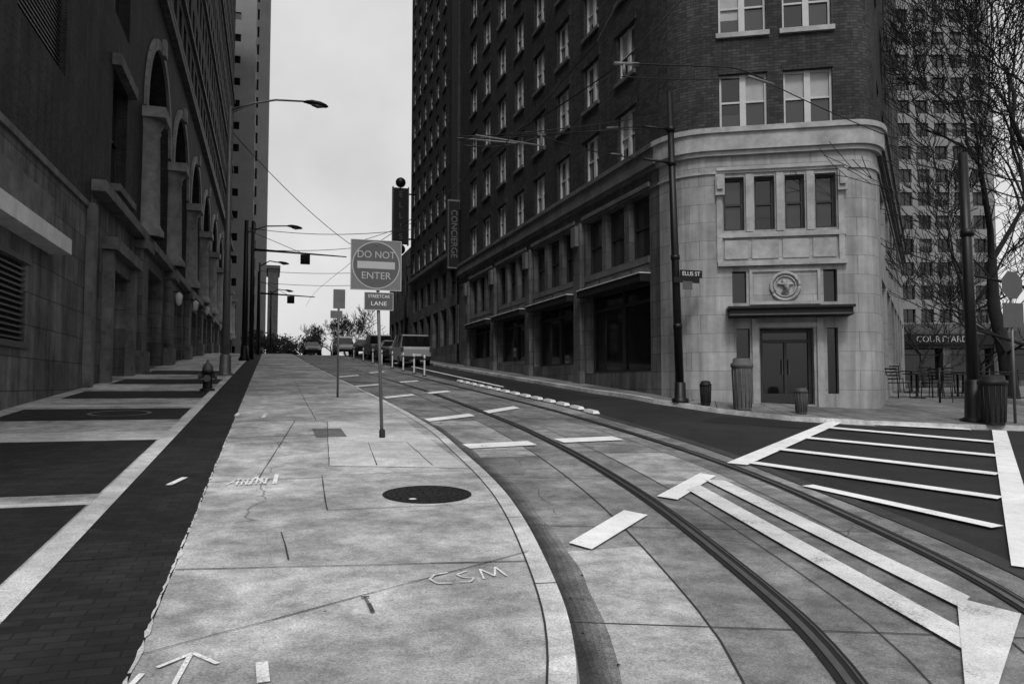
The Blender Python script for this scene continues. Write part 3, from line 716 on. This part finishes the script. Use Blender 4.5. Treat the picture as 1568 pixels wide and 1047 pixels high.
# ---------------------------------------------------------------- blade signs
g=G("hotel_blade_sign"); x0,x1,y=8.65,9.75,56.8
g["panel"].box(x0,x1,y-.18,y+.18,12.1,16.3,blackM); g["border"].box(x0-.06,x0,y-.2,y+.2,12.0,16.4,sgrey2); g["border"].box(x1,x1+.06,y-.2,y+.2,12.0,16.4,sgrey2)
for cxx,cz in ((9.2,16.75),(9.2,11.7)): g["finial"].lathe(cxx,y,[(.03,cz-.4)]+[(.38*math.sin(t),cz-.38*math.cos(t)) for t in np.linspace(.15,3.1,12)],black,18)
g["bracket"].tube([(9.2,y,15.9),(10.4,y,15.9)],.06,black); g["bracket"].tube([(9.2,y,12.5),(10.4,y,12.5)],.06,black)
for i,ch in enumerate("ELLIS"): g.extra.append(text(ch,.62,(9.2,y-.2,15.8-i*.8),(rad(90),0,0),sgrey2))
g.done()
g=G("concierge_blade_sign"); y=43.0
g["panel"].box(9.75,10.35,y-.12,y+.12,8.4,12.2,blackM); g["border"].box(9.7,10.4,y-.1,y+.1,12.2,12.3,sgrey); g["border"].box(9.7,10.4,y-.1,y+.1,8.3,8.4,sgrey); g["border"].box(9.7,9.75,y-.1,y+.1,8.4,12.2,sgrey2)
g.extra.append(text("CONCIERGE",.50,(10.05,y-.14,10.3),(rad(90),rad(90),0),sgrey)); g["bracket"].tube([(10.3,y,11.8),(10.6,y,11.8)],.05,black); g.done()
# ---------------------------------------------------------------- signs
g=G("do_not_enter_sign"); x,y=1.8,12.8; z=base(x,y)
g["post"].tube([(x,y,z-.1),(x-.12,y+.02,4.05)],.028,galv,8)
g["base_collar"].lathe(x,y,[(.05,z),(.05,z+.12),(.03,z+.14)],ironm,10)
cx=x-.13; cz=3.62; h=.42; yf=y-.035
g["plate"].box(cx-h,cx+h,yf-.006,yf,cz-h,cz+h,sgrey)
P=g["face"]
P.add([(cx+.385*math.cos(t),yf-.009,cz+.385*math.sin(t)) for t in np.linspace(0,2*math.pi,48,endpoint=False)],sgrey2)
for i in range(48):
    a0,a1=2*math.pi*i/48,2*math.pi*(i+1)/48
    P.add([(cx+r*math.cos(t),yf-.011,cz+r*math.sin(t)) for r,t in ((.378,a0),(.395,a0),(.395,a1),(.378,a1))],slet)
P.box(cx-.31,cx+.31,yf-.013,yf-.010,cz-.06,cz+.06,slet)
for a in ((cx-h,cx+h,cz+h-.012,cz+h),(cx-h,cx+h,cz-h,cz-h+.012),(cx-h,cx-h+.012,cz-h+.012,cz+h-.012),(cx+h-.012,cx+h,cz-h+.012,cz+h-.012)): P.box(a[0],a[1],yf-.012,yf-.0065,a[2],a[3],slet)
g.extra.append(text("DO NOT",.165,(cx,yf-.012,cz+.17),(rad(90),0,0),slet,.002,.95)); g.extra.append(text("ENTER",.165,(cx,yf-.012,cz-.18),(rad(90),0,0),slet,.002,1))
P.box(cx-.19,cx+.29,yf-.006,yf,cz-h-.33,cz-h-.03,sgrey2); c2=cx+.05
for a in ((cx-.19,cx+.29,cz-h-.042,cz-h-.03),(cx-.19,cx+.29,cz-h-.33,cz-h-.318),(cx-.19,cx-.18,cz-h-.318,cz-h-.042),(cx+.28,cx+.29,cz-h-.318,cz-h-.042)): P.box(a[0],a[1],yf-.009,yf-.0065,a[2],a[3],slet)
g.extra.append(text("STREETCAR",.075,(c2,yf-.009,cz-h-.1),(rad(90),0,0),white,.002,.92)); g.extra.append(text("LANE",.1,(c2,yf-.009,cz-h-.22),(rad(90),0,0),white,.002,1.1))
g["bolts"].lathe(cx,yf-.014,[(.012,cz+.33),(.012,cz+.345)],galv,8)
g.done()
g=G("traffic_sign"); x,y=1.8,21.5; z=base(x,y)
g["post"].tube([(x,y,z-.1),(x,y,4.2)],.03,galv,8); g["plate"].box(x-.15,x+.17,y-.04,y-.03,3.72,4.25,galv); g["plate"].box(x-.22,x+.1,y-.04,y-.03,3.45,3.66,galv); g.done()
g=G("fire_hydrant"); x,y=-1.72,24.3; z=base(x,y); s=1.05
g["barrel"].lathe(x,y,[(.2*s,z),(.2*s,z+.05),(.13*s,z+.07),(.12*s,z+.5),(.17*s,z+.52),(.17*s,z+.58),(.14*s,z+.6)],ironm,20)
g["bonnet"].lathe(x,y,[(.15*s,z+.6),(.14*s,z+.7),(.1*s,z+.78),(.04*s,z+.82),(.035*s,z+.9),(.01,z+.91)],sgrey2,20)
for sx in (-1,1): g["caps"].tube([(x,y,z+.42),(x+sx*.2,y,z+.42),(x+sx*.2001,y,z+.42),(x+sx*.26,y,z+.42)],[.06,.06,.085,.075],sgrey2,14)
g["caps"].tube([(x,y,z+.36),(x,y-.2,z+.36),(x,y-.2001,z+.36),(x,y-.27,z+.36)],[.08,.08,.11,.1],sgrey2,14)
g.done()
# ---------------------------------------------------------------- lamps and poles
def cobra(g,x,y,z,dirx,m=galv):
    g["luminaire"].tube([(x,y,z),(x+.12*dirx,y,z+.02),(x+.35*dirx,y,z+.02),(x+.7*dirx,y,z-.03),(x+.95*dirx,y,z-.08),(x+1.05*dirx,y,z-.1)],[.06,.12,.2,.22,.15,.04],m,14,True,.5)
    g["lens"].tube([(x+.35*dirx,y,z-.07),(x+.6*dirx,y,z-.12),(x+.85*dirx,y,z-.12)],[.1,.16,.08],sgrey,12,True,.5)
g=G("street_lamp"); x,y=-1.72,33.8; z=base(x,y)
g["pole"].tube([(x,y,z),(x,y,13.3)],[.17,.085],galv,14); g["base"].lathe(x,y,[(.32,z),(.32,z+.06),(.24,z+.1),(.22,z+.8),(.18,z+.85)],galv,14)
g["arm"].tube([(x,y,13.15),(x+.8,y,13.5),(x+1.8,y,13.78),(x+3.0,y,13.85)],[.06,.05,.045,.04],galv,8); g["arm"].tube([(x,y,13.0),(x+.9,y,13.5)],.025,galv,6)
cobra(g,x+2.95,y,13.82,1,black); g.done()
g=G("street_lamp"); x,y=-1.55,53; z=base(x,y)
g["pole"].tube([(x,y,z),(x,y,12.4)],[.2,.14],black,12); g["base"].lathe(x,y,[(.36,z),(.36,z+.1),(.26,z+.3),(.22,z+1)],black,12)
g["arm"].tube([(x,y,11.6),(x+1.2,y,12.1),(x+2.6,y,12.2)],[.06,.05,.04],galv,8); cobra(g,x+2.5,y,12.18,1,black); g.done()
def signal(x,y,h,L):
    g=G("traffic_signal"); z=base(x,y)
    g["pole"].tube([(x,y,z),(x,y,h)],[.17,.12],black,12)
    g["mast_arm"].tube([(x,y,h-2),(x+L,y,h-2.2)],[.09,.04],black,8); g["mast_arm"].tube([(x,y,h-.8),(x+L/2,y,h-2.05)],.02,black,6)
    H_=g["housing"]; H_.box(x+L/2,x+L/2+.65,y-.15,y+.2,h-2.85,h-2.2,blackM)
    for sx in (.16,.49): H_.tube([(x+L/2+sx,y-.15,h-2.55),(x+L/2+sx,y-.4,h-2.55)],.12,blackM,12)
    g["brackets"].box(x+L/2+.3,x+L/2+.36,y-.03,y+.03,h-2.2,h-2.05,black)
    g.done()
signal(-1.2,56,13,6.4); signal(-1.0,74,12,5.0)
for (px,py_,h) in ((-.9,70,8),(.1,92,7.5),(11.2,66,8)):
    g=G("street_lamp"); z=base(px,py_); g["pole"].tube([(px,py_,z),(px,py_,z+h)],[.12,.08],black,8); g["arm"].tube([(px,py_,z+h-.3),(px+.8,py_,z+h+.2),(px+1.6,py_,z+h+.1)],.05,black,8); cobra(g,px+1.4,py_,z+h+.1,1,black); g.done()
g=G("catenary_pole"); x,y=10.2,17.75; z=walkR(x,y); tx=x-.22; ty=y
g["pole"].tube([(x,y,z-.05),(tx,ty,9.35)],[.115,.08],black,14); g["base"].lathe(x,y,[(.22,z),(.22,z+.08),(.15,z+.12),(.14,z+.5),(.12,z+.52)],black,14)
for zz in (3.1,4.9,7.4,8.3):
    q=(zz-z)/(9.35-z); g["collars"].tube([(x-.22*q,y,zz),(x-.22*q,y,zz+.12)],.12,black,12)
g["street_name_sign"].box(x-.05,x+.6,y-.16,y-.14,4.42,4.62,blackM); g["street_name_sign"].box(x-.25,x+.5,y-.185,y-.165,4.28,4.42,blackM)
g["street_name_sign"].box(x+.0,x+.28,y-.2,y-.19,4.1,4.32,sgrey2)
g.extra.append(text("ELLIS ST",.15,(x+.27,y-.165,4.52),(rad(90),0,0),white,.002))
g["arms"].tube([(x-.2,y,8.36),(x-1.0,y,8.36)],.035,black,8); g["arms"].tube([(x-.18,y,7.46),(x-1.0,y,7.5)],.035,black,8)
g.done()
g=G("catenary_pole"); x,y=15.1,13.35; z=walkR(x,y)
g["pole"].tube([(x,y,z-.05),(x-.1,y,6.9)],[.13,.10],black,14); g["base"].lathe(x,y,[(.3,z),(.3,z+.06),(.2,z+.1),(.18,z+.9),(.14,z+.95)],black,14); g["collars"].tube([(x-.05,y,5),(x-.05,y,5.15)],.15,black,12); g.done()
# overhead wires
g=G("overhead_wires"); Wr=g["wires"]
def wire(p,q,r=.011,sag=.1,n=8):
    Wr.tube([tuple(p[k]*(1-t)+q[k]*t-(4*sag*t*(1-t) if k==2 else 0) for k in range(3)) for t in [i/n for i in range(n+1)]],r*1.1,black,5)
cw=lambda Y:(RA(Y)*.5+RB(Y)*.5-.9)
prev=None
for Y in list(range(4,100,6)):
    p=(cw(Y),Y,prof(Y)+6.0)
    if prev: wire(prev,p,.012,.02,3)
    prev=p
a=(9.15,17.75,8.36); b_=(9.15,17.75,7.5)
wire(a,(4.1,17.2,7.35),.014,.05); wire((9.9,17.75,8.4),(4.1,17.2,7.42),.01,.02); wire(b_,(5.9,16.4,7.35),.014,.08); wire((5.9,16.4,7.35),(4.0,16.2,6.9),.014,.12); wire((4.1,17.2,7.35),(4.9,15.4,7.0),.012,0); wire((4.9,15.4,7.0),(8.7,15.5,7.9),.010,.05)
Ins=g["insulators"]
for p,q in (((8.1,17.66,8.16),(8.45,17.7,8.23)),((8.1,17.4,7.42),(8.45,17.5,7.46)),((4.6,17.25,7.44),(4.9,17.3,7.5)),((5.8,16.4,7.36),(6.0,16.4,7.38)),((5.88,16.4,7.0),(5.9,16.4,7.35))):
    Ins.tube([p,q],.04,canm,8)
Ins.tube([(4.1,17.2,7.38),(5.6,16.6,7.2)],.018,sgrey,6); Ins.tube([(4.2,15.9,7.05),(6.0,16.4,7.12)],.018,sgrey,6)
P1,P2=(6.05,12.5,7.5),(9.2,12.4,7.45)
wire(P1,(8.2,12.3,7.62),.014,0); wire((8.2,12.3,7.62),P2,.014,-.05); wire(P1,(7.8,11.2,9.6),.012,.05); wire((6.1,12.6,7.3),(8.3,12.4,7.45),.01,.03)
Ins.tube([(5.9,12.5,7.48),(6.4,12.5,7.53)],.035,sgrey,8); Ins.tube([(8.6,12.3,7.5),(9.25,12.4,7.45)],.025,sgrey,8); Ins.tube([(6.1,12.5,7.3),(6.1,12.5,7.5)],.03,sgrey,6)
wire(P1,(4.9,15.4,7.0),.012,.05); wire(P2,(15.0,13.35,6.7),.010,.1)
wire((-1.72,33.8,12.3),(cw(46),46,prof(46)+7.2),.016,.3); wire((-1.4,53,11.9),(10.4,50,12.2),.02,.5); wire((cw(46),46,prof(46)+7.2),(10.4,45,12.5),.016,.2)
wire((-1.2,56,11),(10.4,57,12.6),.02,.4); wire((-.9,70,11.5),(11.2,66,11.6),.02,.3); wire((-.8,71,10.6),(11.2,67,10.6),.02,.3)
g.done()
# ---------------------------------------------------------------- street furniture
def urn(name,x,y,h,r,m=canm):
    g=G(name); z=walkR(x,y)
    g["body"].lathe(x,y,[(r*.8,z),(r*.82,z+.05),(r*.9,z+h*.35),(r*.98,z+h*.8),(r*1.0,z+h*.82),(r*1.08,z+h*.83),(r*1.08,z+h*.9),(r*.9,z+h*.92),(r*.85,z+h)],m,22)
    g["lid"].lathe(x,y,[(r*.85,z+h),(r*.5,z+h+.02),(r*.1,z+h+.025)],blackM,22)
    for i in range(14):
        t=2*math.pi*i/14; g["ribs"].tube([(x+r*.84*math.cos(t),y+r*.84*math.sin(t),z+.06),(x+r*.99*math.cos(t),y+r*.99*math.sin(t),z+h*.8)],.012,m,5)
    g.done()
urn("trash_can",11.05,16.25,1.25,.25,plain("planter_stone",.09,.7,0,.25,6,.2)); urn("small_planter",12.05,15.35,.62,.15,canm); urn("small_planter",10.55,17.1,.6,.14,ironm); urn("trash_can",14.95,12.75,1.05,.27,ironm)
def chair(x,y,r):
    g=G("cafe_chair"); m=black
    for sx in (-.2,.2):
        for sy in (-.2,.2): g["legs"].tube([(sx*1.1,sy*1.1,0),(sx,sy,.45)],.015,m,6)
        g["back"].tube([(sx,.2,.45),(sx,.27,.9)],.015,m,6)
    g["seat"].box(-.22,.22,-.22,.22,.44,.47,m)
    for k in range(4): g["back"].box(-.2,.2,.225+.02*k-.005,.235+.02*k,.55+k*.1,.59+k*.1,m)
    g.done((x,y,walkR(x,y)),r)
def table(x,y):
    g=G("cafe_table"); g["top"].lathe(0,0,[(.02,.7),(.38,.71),(.38,.74),(.02,.745)],black,20); g["pedestal"].lathe(0,0,[(.25,0),(.25,.03),(.04,.06),(.03,.7)],black,12); g.done((x,y,walkR(x,y)))
for i,(x,y) in enumerate(((18.6,18.4),(20.4,18.6),(22.2,18.8),(20.8,20.8),(23.5,21.2))):
    table(x,y); chair(x-.7,y,rad(90+10*i)); chair(x+.7,y+.1,rad(-90+15*i))
g=G("cafe_railing")
for i in range(13):
    x=18.2+i*.5; y=17.2+i*.03; z=walkR(x,y); g["posts"].tube([(x,y,z),(x,y,z+(1.0 if i%4==0 else .9))],.03 if i%4==0 else .012,black,6)
for h in (.15,.9): g["rails"].tube([(18.2,17.2,walkR(18.2,17.2)+h),(24.2,17.56,walkR(24.2,17.56)+h)],.02,black,6)
g.done()
g=G("stop_sign"); x,y=15.75,12.9; z=walkR(x,y)
g["post"].tube([(x,y,z),(x,y,z+2.9)],.03,galv,8); g["plate"].add([(x+.33*math.cos(t+math.pi/8),y-.04,3.85+.33*math.sin(t+math.pi/8)) for t in np.linspace(0,2*math.pi,8,endpoint=False)],sgrey2); g["plate"].box(x-.3,x+.3,y-.05,y-.04,2.9,3.45,sgrey2); g.done()
# ---------------------------------------------------------------- vehicles
def car(name,x,y,rot,paintm,van=False):
    g=G(name); Bd=g["body"]
    if van: st=[(0,.84,.38,.95,.83,1.0,0,0),(.06,.9,.32,1.1,.86,1.15,0,0),(.3,.92,.3,1.12,.76,1.78,1,0),(.5,.93,.3,1.12,.76,1.84,0,0),(1.6,.93,.3,1.1,.77,1.86,0,1),(1.7,.93,.3,1.1,.77,1.86,0,0),(2.6,.93,.3,1.08,.77,1.84,0,1),(2.7,.93,.3,1.08,.77,1.83,0,0),(3.35,.93,.3,1.05,.72,1.72,0,1),(4.0,.92,.3,1.03,.8,1.08,1,0),(4.75,.88,.32,.9,.8,.93,0,0),(4.9,.8,.36,.75,.75,.78,0,0)]
    else: st=[(0,.78,.4,.8,.74,.86,0,0),(.08,.86,.32,.92,.8,.98,0,0),(.7,.88,.3,.98,.78,1.04,0,0),(1.25,.89,.3,.98,.62,1.4,1,0),(1.4,.89,.3,.97,.6,1.44,0,0),(2.1,.89,.3,.96,.6,1.46,0,1),(2.18,.89,.3,.96,.6,1.46,0,0),(2.75,.89,.3,.95,.58,1.42,0,1),(3.5,.88,.3,.93,.74,.99,1,0),(4.35,.84,.34,.8,.74,.85,0,0),(4.5,.76,.38,.66,.7,.7,0,0)]
    def ringp(s): y,hw,zb,zt,hr,zr=s[:6]; return [(-hw*.95,y,zb),(-hw,y,(zb+zt)/2),(-hw*.98,y,zt),(-hr,y,zr),(hr,y,zr),(hw*.98,y,zt),(hw,y,(zb+zt)/2),(hw*.95,y,zb)]
    R=[ringp(s) for s in st]
    for i in range(len(R)-1):
        a,c=R[i],R[i+1]; tg,sg=st[i+1][6],st[i+1][7]
        for k in range(7):
            m=paintm
            if k==3 and tg: m=g_dark
            if k in(2,4) and sg: m=g_dark
            Bd.add([a[k],a[k+1],c[k+1],c[k]][::-1],m,k not in(2,4))
    Bd.add(R[0],paintm); Bd.add(R[-1][::-1],paintm)
    Ln=st[-1][0]
    for wy in (.85,Ln-.9):
        for s in (-1,1):
            g["wheels"].tube([(s*.68,wy,.33),(s*.90,wy,.33)],.33,rubber,18); g["hubs"].tube([(s*.90,wy,.33),(s*.925,wy,.33)],.18,galv,12)
            g["arches"].tube([(s*.7,wy,.36),(s*.915,wy,.36)],.38,blackM,18)
    g["bumpers"].box(-.86,.86,-.1,.05,.38,.6,blackM if van else paintm); g["bumpers"].box(-.84,.84,Ln-.05,Ln+.08,.36,.58,blackM)
    for s in (-1,1):
        zz=.85 if van else .72
        g["tail_lamps"].box(s*.83-.07,s*.83+.07,-.02,.1,zz,zz+.28 if van else zz+.14,lampred); g["head_lamps"].box(s*.66-.13,s*.66+.13,Ln-.1,Ln+.02,.62,.75,lampw)
        g["mirrors"].box(s*1.0-.08,s*1.0+.08,Ln-1.6,Ln-1.5,1.0,1.13,paintm)
    g["number_plate"].box(-.25,.25,-.125,-.1,.62 if van else .55,.74 if van else .67,white)
    sl_=math.atan((road(x,y+1)-road(x,y-1))/2)
    e=g.done((x,y,road(x,y)+.01),rot); e.rotation_euler=(sl_*math.cos(rot),0,rot)
car("parked_van",8.2,44.5,0,carw,True); car("parked_car",8.3,52.5,0,card); car("parked_van",8.3,60,0,carm,True); car("parked_car",8.3,69,0,card)
car("approaching_car",7.0,80,math.pi,carw,True); car("approaching_car",4.4,88,math.pi,carm)
# ---------------------------------------------------------------- trees
def tree(name,x,y,h,r,seed,levels=6,lean=(0,0),spread=.55,zf=None,first=.3,rmin=.008):
    rn=random.Random(seed); b=B()
    def br(p,d,l,r,lv):
        n=3 if lv>2 else 2; pts=[p]; rs=[max(r,rmin)]; q=Vector(p); dd_=Vector(d)
        for i in range(n):
            dd_=(dd_+Vector((rn.gauss(0,.14),rn.gauss(0,.14),rn.gauss(.03,.08)))).normalized(); q=q+dd_*l/n; pts.append(tuple(q)); rs.append(max(rmin,r*(1-.42*(i+1)/n)))
        b.tube(pts,rs,bark,8 if lv>=levels-1 else (5 if lv>2 else 3),cap=False)
        if lv<=0: return
        k=rn.choice([2,3,3]) if lv>1 else rn.choice([3,4])
        for i in range(k):
            a=rn.uniform(0,2*math.pi); s=rn.uniform(.35,1)*spread*1.3
            ax=dd_.cross(Vector((math.cos(a),math.sin(a),.3))).normalized()
            nd=(Matrix.Rotation(s,3,ax)@dd_); nd.z+=.12; nd.normalize()
            st_=pts[-1] if (i<2) else pts[-2]
            br(st_,nd,l*rn.uniform(.62,.85),rs[-1]*rn.uniform(.55,.85),lv-1)
        if lv>2:
            for i in range(2):
                a=rn.uniform(0,6.28); nd=Vector((math.cos(a),math.sin(a),.4)).normalized(); br(pts[rn.randint(1,len(pts)-1)],nd,l*.5,r*.22,max(0,lv-3))
    z=(zf or base)(x,y); br((x,y,z-.1),(lean[0],lean[1],1),h*first,r,levels)
    return b.obj(name)
zw=lambda x,y:walkR(x,y)
tree("bare_tree",20.3,15.1,19,.28,3,7,(-.02,0),.5,zf=zw,first=.27,rmin=.011)
tree("bare_tree",22.6,18.6,18,.26,21,7,(-.02,0),.55,zf=zw,first=.26,rmin=.012)
tree("bare_tree",28.0,24.5,15,.22,5,7,(0,0),.6,zf=zw,first=.23,rmin=.012)
tree("bare_tree",36.5,32,13,.18,18,6,(0,0),.6,zf=zw,first=.22,rmin=.014)
tree("bare_tree",34,33,9,.14,8,6,(0,0),.6,zf=zw,first=.24,rmin=.014)
for i,(x,y,h) in enumerate(((8,105,8),(11,112,9),(5.5,118,7.5),(14,100,9),(9,96,6.5))): tree("bare_tree",x,y,h,.14,30+i,6,(0,0),.65,first=.25,rmin=.02)
for i,(x,y,r) in enumerate(((-1.5,95,1.5),(.6,104,1.6),(3,112,1.4),(5,100,1.5),(2.0,120,2.2))):
    b=B(); rn=random.Random(90+i); z=base(x,y)
    b.tube([(x,y,z),(x,y,z+r)],[.12,.05],bark,6)
    for k in range(1500):
        a=rn.uniform(0,6.28); u=rn.uniform(-1,1); rr=r*rn.uniform(.5,1)*(1+.25*math.sin(3*a+i)+.2*math.sin(5*u)); s=rn.uniform(.06,.16)
        p=Vector((x+rr*math.sqrt(1-u*u)*math.cos(a),y+rr*math.sqrt(1-u*u)*math.sin(a),z+r+.2+rr*u*1.1)); t=Vector((rn.gauss(0,1),rn.gauss(0,1),rn.gauss(0,1))).normalized()*s; w=t.orthogonal()*.7
        b.add([p-t,p+w,p+t,p-w],twigm)
    b.obj("evergreen_shrub")
# ---------------------------------------------------------------- world, sun, camera
w=bpy.data.worlds.new("World"); sc.world=w; w.use_nodes=True; nt=w.node_tree; bg=nt.nodes["Background"]
sky=N(nt,"ShaderNodeTexSky",sky_type='NISHITA'); sky.sun_disc=False; sky.sun_elevation=rad(52); sky.sun_rotation=rad(200); sky.dust_density=4; sky.air_density=1.2
bw=N(nt,"ShaderNodeRGBToBW"); nt.links.new(sky.outputs[0],bw.inputs[0])
tc=N(nt,"ShaderNodeTexCoord").outputs["Generated"]
cl=rng(nt,noise(nt,tc,2.4,5,.55),.3,.7,.78,1.14)
v=mul(nt,mul(nt,mul(nt,bw.outputs[0],.45),3.8,'ADD'),cl)
cc=N(nt,"ShaderNodeCombineColor")
for i in range(3): nt.links.new(v,cc.inputs[i])
nt.links.new(cc.outputs[0],bg.inputs[0]); bg.inputs[1].default_value=.15
sl=bpy.data.lights.new("sun",'SUN'); sl.energy=1.5; sl.angle=rad(12); sl.color=(1,1,1)
so_=bpy.data.objects.new("sun",sl); sc.collection.objects.link(so_)
az=rad(200); el=rad(52); dv=Vector((math.sin(az)*math.cos(el),math.cos(az)*math.cos(el),math.sin(el)))
so_.rotation_euler=dv.to_track_quat('Z','Y').to_euler()
c=bpy.data.cameras.new("camera"); c.sensor_width=36; c.lens=27.0; c.clip_end=3000; c.clip_start=.05
co=bpy.data.objects.new("camera",c); co.location=(0,0,1.65); co.rotation_euler=(rad(90+3.14),0,-math.atan(372/1176.)); sc.collection.objects.link(co); sc.camera=co
sc.view_settings.view_transform='Standard'; sc.view_settings.look='None'; sc.view_settings.exposure=0
